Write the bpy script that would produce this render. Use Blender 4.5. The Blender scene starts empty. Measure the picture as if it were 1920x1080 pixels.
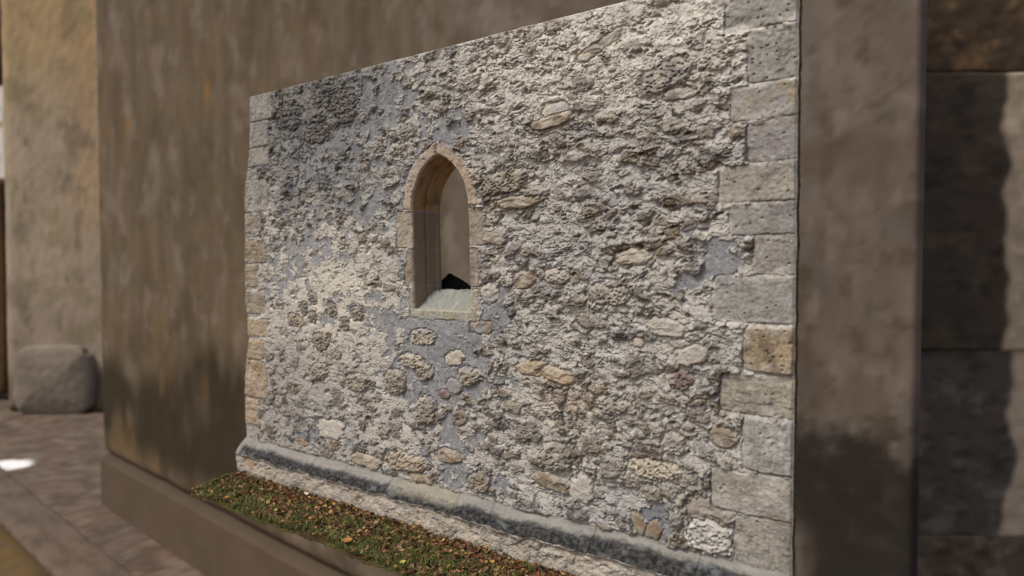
import bpy, math, random
import numpy as np
from mathutils import Vector

# ------------------------------------------------------------------ camera, sky, sun, exposure
scene = bpy.context.scene
EYE = 1.551
cam_d = bpy.data.cameras.new("camera")
cam = bpy.data.objects.new("camera", cam_d)
scene.collection.objects.link(cam)
scene.camera = cam
cam_d.sensor_width = 36.0
cam_d.lens = 36.0 * 1304.0 / 1920.0
cam_d.clip_start = 0.05
cam_d.clip_end = 3000
_pit, _a = math.radians(-1.757), math.radians(53.07)
view = Vector((-math.cos(_a) * math.cos(_pit), math.sin(_a) * math.cos(_pit), math.sin(_pit)))
cam.location = (0, -3.0, EYE)
cam.rotation_euler = view.to_track_quat('-Z', 'Y').to_euler()
cam_d.dof.use_dof = True
cam_d.dof.focus_distance = 3.75
cam_d.dof.aperture_fstop = 0.95

SUN_EL, SUN_XY = math.radians(56), (-0.35, -0.72)
world = bpy.data.worlds.new("World")
scene.world = world
world.use_nodes = True
nt = world.node_tree
bg = nt.nodes["Background"]
sky = nt.nodes.new("ShaderNodeTexSky")
sky.sky_type = 'NISHITA'
sky.sun_disc = False
sky.sun_elevation = SUN_EL
sky.sun_rotation = math.atan2(SUN_XY[0], SUN_XY[1])
sky.air_density = 1.0
sky.dust_density = 5.0
sky.ozone_density = 0.5
nt.links.new(sky.outputs[0], bg.inputs[0])
bg.inputs[1].default_value = 0.11
sun_d = bpy.data.lights.new("sun", 'SUN')
sun_d.energy = 1.5
sun_d.angle = math.radians(14)
sun_d.color = (1.0, 0.965, 0.91)
sun = bpy.data.objects.new("sun", sun_d)
scene.collection.objects.link(sun)
_n = math.hypot(*SUN_XY)
to_sun = Vector((SUN_XY[0] / _n * math.cos(SUN_EL), SUN_XY[1] / _n * math.cos(SUN_EL), math.sin(SUN_EL)))
sun.rotation_euler = to_sun.to_track_quat('Z', 'Y').to_euler()
sun.location = (-3, -8, 12)
scene.view_settings.view_transform = 'Standard'
scene.view_settings.look = 'None'
scene.view_settings.exposure = 0.12
scene.view_settings.gamma = 1.0
scene.view_settings.use_curve_mapping = False
scene.cycles.max_bounces = 6
scene.cycles.diffuse_bounces = 3

# ------------------------------------------------------------------ numpy noise
F = np.float32
def hash2(ix, iz, seed):
    h = (ix.astype(np.int64) * 374761393 + iz.astype(np.int64) * 668265263 + seed * 2246822519) & 0xFFFFFFFF
    h = h.astype(np.uint32)
    h ^= h >> np.uint32(13)
    h *= np.uint32(1274126177)
    h ^= h >> np.uint32(15)
    h *= np.uint32(2246822519)
    h ^= h >> np.uint32(16)
    return (h.astype(np.float64) / 4294967296.0).astype(F)
_rng = np.random.RandomState(7)
_LAT = _rng.rand(256, 256).astype(F) * 2 * np.pi
_GX, _GZ = np.cos(_LAT), np.sin(_LAT)
def perlin(x, z, seed=0):
    x = x + seed * 17.31; z = z + seed * 9.77
    xi = np.floor(x).astype(np.int32); zi = np.floor(z).astype(np.int32)
    fx = (x - xi).astype(F); fz = (z - zi).astype(F)
    u = fx * fx * fx * (fx * (fx * 6 - 15) + 10); w = fz * fz * fz * (fz * (fz * 6 - 15) + 10)
    def g(a, b):
        i, j = (xi + a) & 255, (zi + b) & 255
        return _GX[i, j] * (fx - a) + _GZ[i, j] * (fz - b)
    n0 = g(0, 0) * (1 - u) + g(1, 0) * u
    n1 = g(0, 1) * (1 - u) + g(1, 1) * u
    return (n0 * (1 - w) + n1 * w) * F(1.5)
def fbm(x, z, octs, seed=0, gain=0.5, ridged=False):
    s = np.zeros(np.broadcast(x, z).shape, F); a = 1.0; t = 0.0; f = 1.0
    for o in range(octs):
        n = perlin(x * f, z * f, seed + o * 3)
        s += a * ((1 - 2 * np.abs(n)) if ridged else n)
        t += a; a *= gain; f *= 2.03
    return s / F(t)
def worley(x, z, seed):
    xi = np.floor(x).astype(np.int32); zi = np.floor(z).astype(np.int32)
    f1 = np.full(x.shape, 9.0, F); f2 = f1.copy(); f3 = f1.copy()
    cid_x = xi.copy(); cid_z = zi.copy(); dx1 = np.zeros(x.shape, F); dz1 = np.zeros(x.shape, F)
    for a in (-1, 0, 1):
        for b in (-1, 0, 1):
            cx, cz = xi + a, zi + b
            px = cx + 0.08 + 0.84 * hash2(cx, cz, seed) - x
            pz = cz + 0.08 + 0.84 * hash2(cx, cz, seed + 1) - z
            d = np.sqrt(px * px + pz * pz).astype(F)
            n = d < f1
            f2 = np.where(n, f1, np.minimum(f2, d))
            f1 = np.where(n, d, f1)
            cid_x = np.where(n, cx, cid_x); cid_z = np.where(n, cz, cid_z)
            dx1 = np.where(n, -px, dx1); dz1 = np.where(n, -pz, dz1)
    return f1, f2, cid_x, cid_z, dx1, dz1
def ss(a, b, x):
    t = np.clip((x - a) / (b - a), 0, 1)
    return t * t * (3 - 2 * t)
def mix(a, b, t):
    return a + (b - a) * t
def lin(r, g, b):
    c = np.array([r, g, b], F) / 255.0
    return np.where(c <= 0.04045, c / 12.92, ((c + 0.055) / 1.055) ** 2.4).astype(F)
def mixc(col, c, t):
    return col + (np.asarray(c, F) - col) * t[..., None]

# ------------------------------------------------------------------ object helpers
COL = scene.collection
def mesh_obj(name, verts, faces, mat, parent=None, cols=None, smooth=True, off=(0, 0, 0)):
    me = bpy.data.meshes.new(name)
    verts = np.asarray(verts, F) - np.asarray(off, F)
    if isinstance(faces, np.ndarray):
        k = faces.shape[1]
        me.vertices.add(len(verts)); me.vertices.foreach_set("co", verts.ravel())
        me.loops.add(faces.size); me.loops.foreach_set("vertex_index", faces.astype(np.int32).ravel())
        me.polygons.add(len(faces)); me.polygons.foreach_set("loop_start", np.arange(0, faces.size, k, dtype=np.int32))
        me.update(calc_edges=True)
    else:
        me.from_pydata([tuple(map(float, v)) for v in verts], [], faces)
    if cols is not None:
        at = me.color_attributes.new("Col", 'FLOAT_COLOR', 'POINT')
        c4 = np.ones((len(verts), 4), F); c4[:, :3] = np.clip(cols, 0.002, 0.95)
        at.data.foreach_set("color", c4.ravel())
    me.polygons.foreach_set("use_smooth", np.full(len(me.polygons), smooth, dtype=bool))
    me.materials.append(mat)
    me.validate()
    o = bpy.data.objects.new(name, me)
    COL.objects.link(o)
    if parent is not None:
        o.parent = parent
    else:
        o.location = off
    return o
def grid_faces(nr, nc):
    i = np.arange(nr * nc).reshape(nr, nc)
    return np.stack([i[:-1, :-1], i[:-1, 1:], i[1:, 1:], i[1:, :-1]], -1).reshape(-1, 4)
def thing(name, label, cat, loc, group=None):
    o = bpy.data.objects.new(name, None); COL.objects.link(o)
    o.empty_display_size = 0.1
    o.location = loc; o['label'] = label; o['category'] = cat
    if group: o['group'] = group
    return o
def tag(o, label=None, cat=None, group=None, kind=None):
    if label: o['label'] = label
    if cat: o['category'] = cat
    if group: o['group'] = group
    if kind: o['kind'] = kind
    return o
def sub_grid(P, Cc, mask):
    """verts / faces / colours of the grid cells selected by mask"""
    nr, nc = P.shape[:2]
    fa = grid_faces(nr, nc)[mask.ravel()]
    u, inv = np.unique(fa, return_inverse=True)
    return P.reshape(-1, 3)[u], inv.reshape(fa.shape), Cc.reshape(-1, 3)[u]

# ------------------------------------------------------------------ materials
def stone_mat(name, grain=0.25, bump=0.6, scale=260.0, dist=0.004, rough=0.93):
    m = bpy.data.materials.new(name); m.use_nodes = True
    t = m.node_tree; b = t.nodes["Principled BSDF"]
    b.inputs["Roughness"].default_value = rough
    b.inputs["Specular IOR Level"].default_value = 0.18
    at = t.nodes.new("ShaderNodeAttribute"); at.attribute_name = "Col"
    tc = t.nodes.new("ShaderNodeTexCoord")
    n1 = t.nodes.new("ShaderNodeTexNoise"); n1.inputs["Scale"].default_value = scale; n1.inputs["Detail"].default_value = 3
    n2 = t.nodes.new("ShaderNodeTexNoise"); n2.inputs["Scale"].default_value = scale * 0.23; n2.inputs["Detail"].default_value = 5
    n2.inputs["Roughness"].default_value = 0.65
    for n in (n1, n2): t.links.new(tc.outputs["Object"], n.inputs["Vector"])
    ad = t.nodes.new("ShaderNodeMath"); ad.operation = 'ADD'
    t.links.new(n1.outputs["Fac"], ad.inputs[0]); t.links.new(n2.outputs["Fac"], ad.inputs[1])
    mr = t.nodes.new("ShaderNodeMapRange")
    mr.inputs["From Min"].default_value = 0.6; mr.inputs["From Max"].default_value = 1.4
    mr.inputs["To Min"].default_value = 1 - grain; mr.inputs["To Max"].default_value = 1 + grain
    t.links.new(ad.outputs[0], mr.inputs["Value"])
    mx = t.nodes.new("ShaderNodeVectorMath"); mx.operation = 'SCALE'
    t.links.new(at.outputs["Color"], mx.inputs[0]); t.links.new(mr.outputs[0], mx.inputs["Scale"])
    t.links.new(mx.outputs[0], b.inputs["Base Color"])
    if bump:
        bp = t.nodes.new("ShaderNodeBump"); bp.inputs["Strength"].default_value = bump; bp.inputs["Distance"].default_value = dist
        t.links.new(ad.outputs[0], bp.inputs["Height"]); t.links.new(bp.outputs[0], b.inputs["Normal"])
    return m
M_RUB = stone_mat("rubble_stone")
M_ASH = stone_mat("ashlar_stone", 0.2, 0.45)
M_BACK = stone_mat("weathered_plaster", 0.05, 0.0, 9.0)
M_LEAF = stone_mat("dry_leaf", 0.12, 0.0, 120.0, rough=0.7)
M_SOIL = stone_mat("turf_soil", 0.35, 0.6, 180.0)

# ------------------------------------------------------------------ the rubble wall: height field and stone colours
XL, XR, ZT = -4.80, -0.788, 2.812
xs = [XL]
while xs[-1] < XR:
    k = (xs[-1] - XL) / (XR - XL)
    xs.append(xs[-1] + 0.0046 * (1 - k) + 0.0029 * k)
xs = np.array(xs); xs = XL + (xs - XL) * (XR - XL) / (xs[-1] - XL)
zs = np.linspace(-0.03, ZT, 860)
X, Z = np.meshgrid(xs, zs)
X = X.astype(F); Z = Z.astype(F)
GX0 = X.copy()

# window outline (pointed arch), signed distance, negative inside
WA, W_SILL, W_SPR, W_R = 0.222, 1.297, 1.89, 0.334
def wx0(z): return -2.763 - 0.031 * (z - 1.3)
def win_sd(x, z):
    dx = x - wx0(z)
    up = np.maximum(np.hypot(dx - (W_R - WA), z - W_SPR), np.hypot(dx + (W_R - WA), z - W_SPR)) - W_R
    lo = np.abs(dx) - WA
    return np.maximum(np.where(z > W_SPR, up, lo), W_SILL - z)
SD = win_sd(X, Z)

lowx = fbm(X * 1.3, Z * 1.3, 3, 11)
lowx2 = fbm(X * 2.7, Z * 2.7, 3, 21)
med = fbm(X * 7, Z * 8, 4, 31)
bed = fbm(X * 9 + med * 0.5, Z * 34 + med * 2, 4, 41, 0.55)              # bedding, stretched sideways
fine = fbm(X * 30, Z * 34, 4, 51, 0.6)
rag = fbm(X * 17 + fine * 0.5, Z * 24 + fine * 0.5, 4, 61, 0.6, ridged=True)
wpx = 0.030 * fbm(X * 11, Z * 11, 3, 71) + 0.012 * fine
wpz = 0.024 * fbm(X * 11, Z * 11, 3, 81) + 0.010 * med

# where the wall is smoother render (left middle, top right) and where it is stonier (low, right)
smooth_l = np.exp(-(((X + 3.8) / 0.62) ** 2 + ((Z - 1.32) / 0.42) ** 2))
smooth_t = ss(2.0, 2.7, Z + 0.25 * lowx) * ss(-2.9, -1.9, X)
dark_tl = ss(1.75, 2.35, Z + 0.35 * lowx2) * ss(-2.95, -3.6, X + 0.3 * lowx)
low_zone = ss(1.25, 0.8, Z + 0.2 * lowx)

PAL = np.stack([lin(184, 172, 152), lin(168, 152, 128), lin(150, 138, 120), lin(178, 160, 128), lin(196, 186, 168),
                lin(152, 146, 140), lin(140, 118, 90), lin(188, 174, 152), lin(170, 164, 156), lin(164, 140, 104),
                lin(158, 140, 132), lin(128, 120, 110)])

def stone_layer(sx, sz, seed, dens, base, var, e_w):
    px = (X + wpx) / sx; pz = (Z + wpz) / sz
    px = px + 0.5 * (np.floor(pz) % 2)
    f1, f2, ci, cj, dx, dz = worley(px, pz, seed)
    r1, r2, r3, r4 = (hash2(ci, cj, seed + k) for k in (11, 12, 13, 14))
    on = r1 < dens
    e = (f2 - f1) - 0.30 * r2 * 0.8 - 0.08 + 0.16 * fine
    prof = np.clip(e / e_w, 0, 1); prof = 1 - (1 - prof) ** 2.2
    tilt = (r3 - 0.5) * dx * 1.1 + (r4 - 0.25) * dz * 1.3
    h = np.where(on & (e > 0), prof * (base + var * r2 + 0.7 * base * tilt), -0.05)
    ids = (hash2(ci, cj, seed + 20) * 999).astype(np.int32)
    return h.astype(F), ids, r3

# blue-grey repair mortar: where it was laid
bl = np.zeros(X.shape, F)
for (bx, bz, rx, rz, s) in ((-2.80, 1.04, .46, .36, 1.13), (-2.72, 2.33, .26, .13, .95), (-2.38, 1.33, .14, .19, 1.0), (-1.11, 1.60, .13, .13, 1.0),
                            (-3.35, 1.92, .42, .2, .75), (-3.88, 2.27, .6, .3, .70), (-3.22, 2.6, .32, .22, .95), (-2.66, .56, .2, .18, .8),
                            (-1.38, .37, .09, .09, 1.0), (-3.2, 1.22, .3, .16, .85), (-1.23, 1.48, .1, .07, 1.0), (-4.2, 1.6, .4, .35, .68), (-3.5, 2.35, .5, .4, .62), (-3.9, 1.75, .4, .3, .6),
                            (-3.9, .42, .5, .16, .65), (-2.6, .36, .4, .1, .8), (-3.75, 1.25, .5, .25, .5), (-3.0, 1.62, .2, .25, .5), (-2.95, 2.05, .16, .25, .65)):
    bl = np.maximum(bl, s * np.exp(-(((X - bx) / rx) ** 2 + ((Z - bz) / rz) ** 2) * 0.9))
bn = fbm(X * 10 + wpx * 20, Z * 12 + wpz * 20, 4, 721, 0.55)
blue = ss(0.02, 0.10, bl - 0.50 + 1.15 * bn)

ragz = ss(-2.75, -2.15, X + .25 * lowx) * (1 - .35 * low_zone)       # right part: ragged shelves; left part: stones set in mortar
ragz = np.maximum(ragz, .75 * ss(1.55, 1.9, Z + .2 * lowx2) * (1 - dark_tl * .4))
mort = 0.012 + 0.004 * (1 - ragz) + (0.007 + .005 * ragz) * fbm(X * 5, Z * 6, 3, 91) + 0.005 * med + 0.0016 * fine
mort += 0.006 * smooth_l + 0.008 * smooth_t - 0.004 * low_zone
rg = 0.004 * (fbm(X * 70, Z * 85, 3, 95, .6) + fbm(X * 42 + 3, Z * 60, 2, 96))
mort += rg * (.30 + .10 * ragz) * (1 - .6 * blue)
clus = fbm(X * 2.3, Z * 3.0, 3, 98) + .10 * low_zone
L1, I1, R1 = stone_layer(0.185, 0.105, 101, 0.30 + .5 * clus - 0.2 * smooth_l, 0.019, 0.014, 0.20)
L2, I2, R2 = stone_layer(0.112, 0.070, 201, 0.24 + .06 * ragz + .5 * clus - 0.1 * smooth_t, 0.018, 0.013, 0.20)
L3, I3, R3 = stone_layer(0.058, 0.040, 301, 0.24 - .02 * ragz + .4 * clus, 0.015, 0.013, 0.24)
L4, I4, R4 = stone_layer(0.034, 0.022, 401, 0.10 - .06 * ragz + .2 * clus, 0.013, 0.011, 0.3)
Hs = L1; IDS = I1; RR = R1
for (L, I, R) in ((L2, I2, R2), (L3, I3 + 1000, R3), (L4, I4 + 2000, R4)):
    up = L > Hs
    Hs = np.where(up, L, Hs); IDS = np.where(up, I, IDS); RR = np.where(up, R, RR)
Hs = np.where(Hs > 0, Hs * (.72 + .28 * ragz), Hs) - 0.020 * blue
# porous, layered stone surface
f1p, f2p, ip, jp, _, _ = worley((X + 0.4 * wpx) / 0.019, (Z + 0.4 * wpz) / 0.015, 501)
por = ss(0.05, 0.35, fbm(X * 6, Z * 7, 2, 511) + (RR - 0.5) * 0.8)
pit = np.clip(1 - f1p / 0.42, 0, 1) * (hash2(ip, jp, 503) < 0.42) * por
Hs = Hs + np.where(Hs > 0, 0.0045 * rag + 0.0045 * bed + 0.003 * fine + .4 * rg - 0.014 * pit ** 0.6, 0)
stone = ss(-0.003, 0.003, Hs - mort)
hard = Hs > mort
H = np.maximum(Hs, mort)
# ragged shelves: sharp below, sloping back above
def shelf(lam, ax, amp, seed, lo, hi):
    ph = Z / lam + 1.9 * fbm(X * ax, Z * ax * .8, 3, seed) + 0.5 * fbm(X * ax * 4.5, Z * ax * 5, 4, seed + 9, .6)
    fr = ph - np.floor(ph)
    prof = (1 - fr) ** 1.2 * ss(0.0, 0.05, fr)
    return amp * prof * ss(lo, hi, fbm(X * ax * 1.6, Z * ax * 2.2, 3, seed + 21))
calm = (.22 + .70 * ragz * ss(-.35, .2, fbm(X * 2.6, Z * 3.2, 3, 99))) * (1 - .55 * smooth_l) * (1 - .35 * smooth_t) * (1 - .8 * blue)
H = H + (shelf(.100, 3.4, .012, 531, -.1, .25) + shelf(.050, 6.5, .007, 541, -.05, .25) + shelf(.026, 13, .0025, 551, 0.0, .3)) * calm
# narrow open joints round some of the stones
joint = np.exp(-((Hs - mort) / 0.003) ** 2) * ss(-0.25, 0.15, fbm(X * 8, Z * 9, 2, 521))
H = H - 0.008 * joint
# ragged hollows
f1h, f2h, ih, jh, _, _ = worley((X + 1.2 * wpx) / 0.075, (Z + 1.0 * wpz) / 0.040, 601)
hol = np.clip(1 - f1h / (0.20 + 0.2 * hash2(ih, jh, 604)), 0, 1) * (hash2(ih, jh, 603) < 0.16) * (1 - 0.7 * smooth_l) * (1 - 0.3 * smooth_t) * (1 - blue) * (.45 + .55 * ragz)
H = H - 0.036 * np.sqrt(hol)
# flat flaky plates with abrupt edges
def plates(ax, az, steps, amp, seed):
    q = fbm(X * ax + wpx * 12, Z * az + wpz * 12, 4, seed, .5) * steps
    fl = np.floor(q); fr = q - fl
    return amp * (fl + ss(0, .14, fr)) / steps, fl
pl1, id1 = plates(4.5, 9.5, 5, .018, 561)
pl2, id2 = plates(9, 18, 4, .008, 571)
H = H + (pl1 + pl2) * ragz * (1 - .45 * smooth_t) * (1 - .8 * blue)
plate_tone = (hash2(id1.astype(np.int32) + 50, np.floor(X / .23 + wpx * 8).astype(np.int32) * 0 + id2.astype(np.int32), 581) - .5) * ragz
# thin open cracks that wander along the beds
for (ax, az, w_, sd, dp) in ((5.0, 12.0, .030, 621, .028), (9.0, 20.0, .040, 627, .022), (16, 30, .045, 633, .010)):
    cn = np.abs(fbm(X * ax + wpx * 14, Z * az + wpz * 14, 4, sd, .55))
    H = H - dp * ss(w_, 0, cn) * ss(.0, .25, fbm(X * ax * .8, Z * az * .6, 2, sd + 3)) * (1 - .8 * blue) * (1 - .5 * smooth_l) * (.35 + .65 * ragz)
# small insect and air holes
f1k, _, ik, jk, _, _ = worley(X / 0.021, Z / 0.021, 611)
hole = np.clip(1 - f1k / 0.2, 0, 1) * (hash2(ik, jk, 613) < 0.10 + .1 * smooth_t)
H = H - 0.012 * np.sqrt(hole)

# ---- colours
tone = fbm(X * 3.1, Z * 3.1, 3, 701)
grain = fbm(X * 22, Z * 40, 4, 711, 0.6)
cm = np.zeros(X.shape + (3,), F)
cm[:] = lin(196, 188, 172)
cm = mixc(cm, lin(184, 180, 172), ss(-0.25, 0.35, lowx) * 0.9 * ss(-3.4, -2.2, X))
cm = mixc(cm, lin(218, 205, 178), smooth_l * 0.9)
cm = mixc(cm, lin(226, 216, 194), smooth_t * 0.85)
cm = mixc(cm, lin(128, 127, 124), dark_tl * 0.85)
cm = mixc(cm, lin(178, 166, 154), low_zone * ss(-3.3, -4.2, X) * 0.8)
cm = mixc(cm, lin(206, 196, 180), low_zone * np.exp(-((X + 3.0) / .5) ** 2) * .8)
cm = mixc(cm, lin(206, 178, 142), np.exp(-(((X + 1.88) / 0.2) ** 2 + ((Z - 0.86) / 0.13) ** 2)) * 0.9)
cm = cm * (1 + 0.13 * tone + 0.10 * grain)[..., None]
H = np.where(hard, H, H - 0.005 * blue)
cblue = lin(137, 141, 146) * (1 + 0.10 * grain + 0.14 * tone)[..., None]
cm = cm + (cblue - cm) * (blue * (.92 - .5 * ss(.0, .4, fbm(X * 30, Z * 34, 4, 725, .6))))[..., None]
# stones
cs = PAL[IDS % len(PAL)] * (.70 + .10 * ragz + .1 * smooth_t)[..., None] * (1 + 0.16 * bed + 0.14 * grain + 0.10 * tone + (RR - 0.5) * 0.30)[..., None]
cs = mixc(cs, lin(112, 108, 104), dark_tl * 0.65)
cs = mixc(cs, lin(206, 194, 168), np.maximum(smooth_t, smooth_l) * 0.55)
cs = mixc(cs, lin(134, 108, 72), ss(0.15, 0.5, fbm(X * 12, Z * 18, 3, 731)) * 0.6)
cs = mixc(cs, lin(120, 108, 92), ss(0.05, 0.5, fbm(X * 16, Z * 30, 3, 741)) * 0.5 * (1 - smooth_t))
# lime mortar smeared over the stones
smear = ss(-0.05, 0.35, fbm(X * 13, Z * 15, 3, 751) + 0.08) * (.2 + .22 * ragz)
cs = cs + (cm - cs) * smear[..., None]
cs = mixc(cs, lin(104, 88, 66), pit * 0.45)
C3 = cm + (cs - cm) * stone[..., None]
dirt = ss(0.1, 0.5, fbm(X * 20, Z * 26, 4, 761, 0.6)) * (0.55 * dark_tl + 0.35)
C3 = mixc(C3, lin(112, 101, 86), dirt * 0.68)
C3 = mixc(C3, lin(84, 82, 80), dark_tl * ss(-.05, .35, fbm(X * 7, Z * 9, 4, 791, .6)) * .6)
C3 = C3 * (1 + .22 * plate_tone)[..., None]

fl1 = ss(.12, .42, fbm(X * 48, Z * 62, 3, 771, .65)); fl2 = ss(.15, .45, fbm(X * 55, Z * 60, 3, 781, .65))
C3 = mixc(C3, lin(92, 80, 66), fl1 * (.62 - .3 * blue)); C3 = mixc(C3, lin(214, 206, 190), fl2 * (.45 - .4 * blue) * (1 - .5 * dark_tl))
C3 = C3 * (np.array([.985, 1.01, 1.045], F) * (1 + .10 * smooth_l + .06 * smooth_t)[..., None])
C3 = C3 + (C3.mean(-1, keepdims=True) * np.array([1.015, 1.005, .97], F) - C3) * 0.42
# ---- single stones that stand out
def blob(cx, cz, rx, rz, pw=2.6, ang=0.0, wob=0.20):
    c, s = math.cos(ang), math.sin(ang)
    a = ((X - cx) * c + (Z - cz) * s) / rx; b = (-(X - cx) * s + (Z - cz) * c) / rz
    return (np.abs(a) ** pw + np.abs(b) ** pw) ** (1 / pw) + 1.9 * wob * (fine * 1.0 + med * 1.1)
SPEC = [  # x, z, half width, half height, colour, height, kind (0 plain, 1 porous, 2 layered), angle
    (-1.291, 1.033, .066, .046, (136, 104, 100), .030, 1, 0), (-1.965, 2.335, .085, .055, (186, 184, 180), .030, 0, 0),
    (-1.985, 2.295, .15, .028, (150, 128, 96), .060, 2, .12), (-3.768, .455, .15, .07, (206, 196, 180), .024, 0, 0),
    (-2.121, 1.014, .10, .045, (190, 160, 112), .034, 2, 0), (-1.977, .428, .12, .042, (140, 116, 78), .036, 2, -.1),
    (-1.80, .434, .07, .078, (186, 180, 168), .034, 0, 0), (-1.135, .442, .115, .068, (150, 136, 120), .026, 2, 0),
    (-1.14, .335, .12, .075, (206, 202, 194), .030, 1, 0), (-2.30, 2.00, .19, .07, (150, 134, 106), .055, 1, 0),
    (-2.22, 1.90, .17, .035, (158, 138, 104), .060, 2, 0), (-1.955, .57, .10, .075, (150, 142, 128), .050, 1, 0),
    (-2.40, 1.727, .13, .05, (172, 160, 138), .05, 2, 0), (-2.166, 1.48, .076, .04, (158, 124, 84), .036, 2, 0),
    (-1.494, 1.196, .026, .023, (204, 168, 120), .03, 0, 0), (-1.95, .99, .11, .04, (184, 152, 108), .03, 2, -.1),
    (-2.481, .333, .092, .055, (164, 140, 104), .035, 1, 0), (-2.702, .448, .098, .04, (168, 140, 100), .03, 2, 0),
    (-2.46, 1.209, .084, .04, (160, 132, 98), .016, 2, 0), (-3.899, .83, .11, .06, (170, 158, 140), .03, 1, .3),
    (-3.50, .80, .11, .055, (164, 150, 128), .036, 1, 0), (-3.143, .841, .09, .075, (160, 146, 124), .036, 1, 0),
    (-2.894, .69, .09, .085, (162, 146, 122), .036, 1, 0), (-3.417, .30, .15, .045, (190, 166, 130), .03, 2, 0),
    (-3.05, .355, .17, .055, (182, 156, 116), .034, 1, .05), (-2.93, .27, .12, .035, (172, 140, 98), .03, 2, -.1),
    (-4.083, .318, .08, .022, (180, 134, 86), .022, 2, 0), (-1.41, .60, .15, .05, (206, 190, 152), .026, 1, 0),
    (-1.49, .33, .035, .06, (164, 132, 84), .02, 0, .5), (-1.41, .30, .035, .06, (160, 124, 80), .02, 0, -.5),
    (-1.315, .74, .06, .05, (160, 152, 140), .04, 1, 0), (-1.08, .80, .06, .05, (150, 128, 100), .04, 2, 0),
    (-1.606, .877, .11, .042, (160, 150, 136), .044, 1, 0), (-1.52, 1.60, .11, .04, (190, 174, 150), .04, 2, 0),
    (-1.35, 1.27, .10, .04, (186, 178, 164), .036, 2, -.1), (-1.22, 1.15, .085, .045, (180, 172, 158), .045, 2, .25),
    (-1.66, 1.42, .11, .05, (164, 156, 140), .045, 1, 0), (-1.95, 1.50, .09, .04, (188, 176, 156), .036, 1, 0),
    (-4.232, 2.60, .15, .09, (104, 100, 98), .02, 1, 0), (-3.62, 2.62, .13, .08, (112, 106, 100), .02, 1, 0), (-3.9, 2.45, .14, .07, (120, 112, 104), .02, 1, 0),
    (-4.131, 1.176, .09, .05, (172, 152, 120), .016, 1, 0), (-3.868, 1.043, .09, .055, (158, 140, 118), .028, 1, 0),
    (-3.952, 1.203, .05, .044, (140, 128, 110), .022, 1, 0), (-3.752, 1.265, .05, .05, (150, 132, 108), .022, 1, 0), (-3.50, 1.242, .07, .05, (152, 136, 116), .024, 1, 0),
    (-3.95, 1.331, .05, .04, (144, 136, 124), .02, 1, 0), (-3.62, 1.18, .05, .045, (138, 128, 112), .024, 1, 0), (-4.05, 1.25, .045, .05, (136, 128, 116), .02, 1, .3),
    (-2.66, 1.02, .07, .045, (200, 186, 156), .018, 2, .2), (-2.92, 1.13, .11, .05, (198, 184, 152), .016, 1, 0), (-2.55, .93, .08, .05, (170, 152, 122), .04, 1, 0),
    (-2.74, .80, .045, .03, (136, 92, 78), .024, 0, 0), (-2.66, .86, .06, .045, (156, 146, 142), .026, 0, 0), (-2.9, .92, .07, .05, (168, 150, 118), .03, 1, 0),
    (-2.40, 1.39, .06, .06, (200, 188, 164), .016, 2, .3), (-3.02, .98, .12, .04, (196, 180, 148), .028, 1, 0), (-1.36, 2.42, .12, .07, (150, 142, 136), .03, 1, .2),
    (-1.30, 2.33, .09, .03, (140, 128, 116), .04, 2, 0), (-1.72, 2.62, .13, .03, (160, 148, 132), .03, 2, .4), (-2.52, 2.05, .09, .05, (172, 156, 128), .045, 1, 0),
]
for (cx, cz, rx, rz, c, hh, kd, an) in SPEC:
    d = blob(cx, cz, rx, rz, 2.8, an)
    m = ss(1.0, 0.86, d)
    prof = np.clip((1 - d) / 0.35, 0, 1); prof = 1 - (1 - prof) ** 2
    hs = 0.004 + .62 * hh * prof + 0.004 * fine + (0.011 * rag - 0.020 * np.clip(1 - f1p / 0.46, 0, 1) ** 0.6 * (hash2(ip, jp, 503) < 0.5) if kd == 1 else 0.012 * bed if kd == 2 else 0.003 * bed)
    ring = np.exp(-((d - 1.02) / 0.07) ** 2)
    H = np.where(d < 1, mix(H * 0.4, hs, m), H - 0.012 * ring)
    cc = lin(*c) * (1 + 0.25 * bed + 0.22 * grain + 0.10 * tone)[..., None]
    cc = cc + (cc.mean(-1, keepdims=True) * np.array([1.03, 1, .93], F) - cc) * .48
    cc = cc + (cm - cc) * np.clip(smear * 1.5, 0, .75)[..., None]
    if kd == 1: cc = mixc(cc, lin(108, 90, 66), ss(0.1, 0.5, fine) * 0.4)
    C3 = C3 + (cc - C3) * (m * 0.92)[..., None]

Hm = H.mean(); H = Hm + (H - Hm) * (.90 - .10 * ragz)
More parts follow.
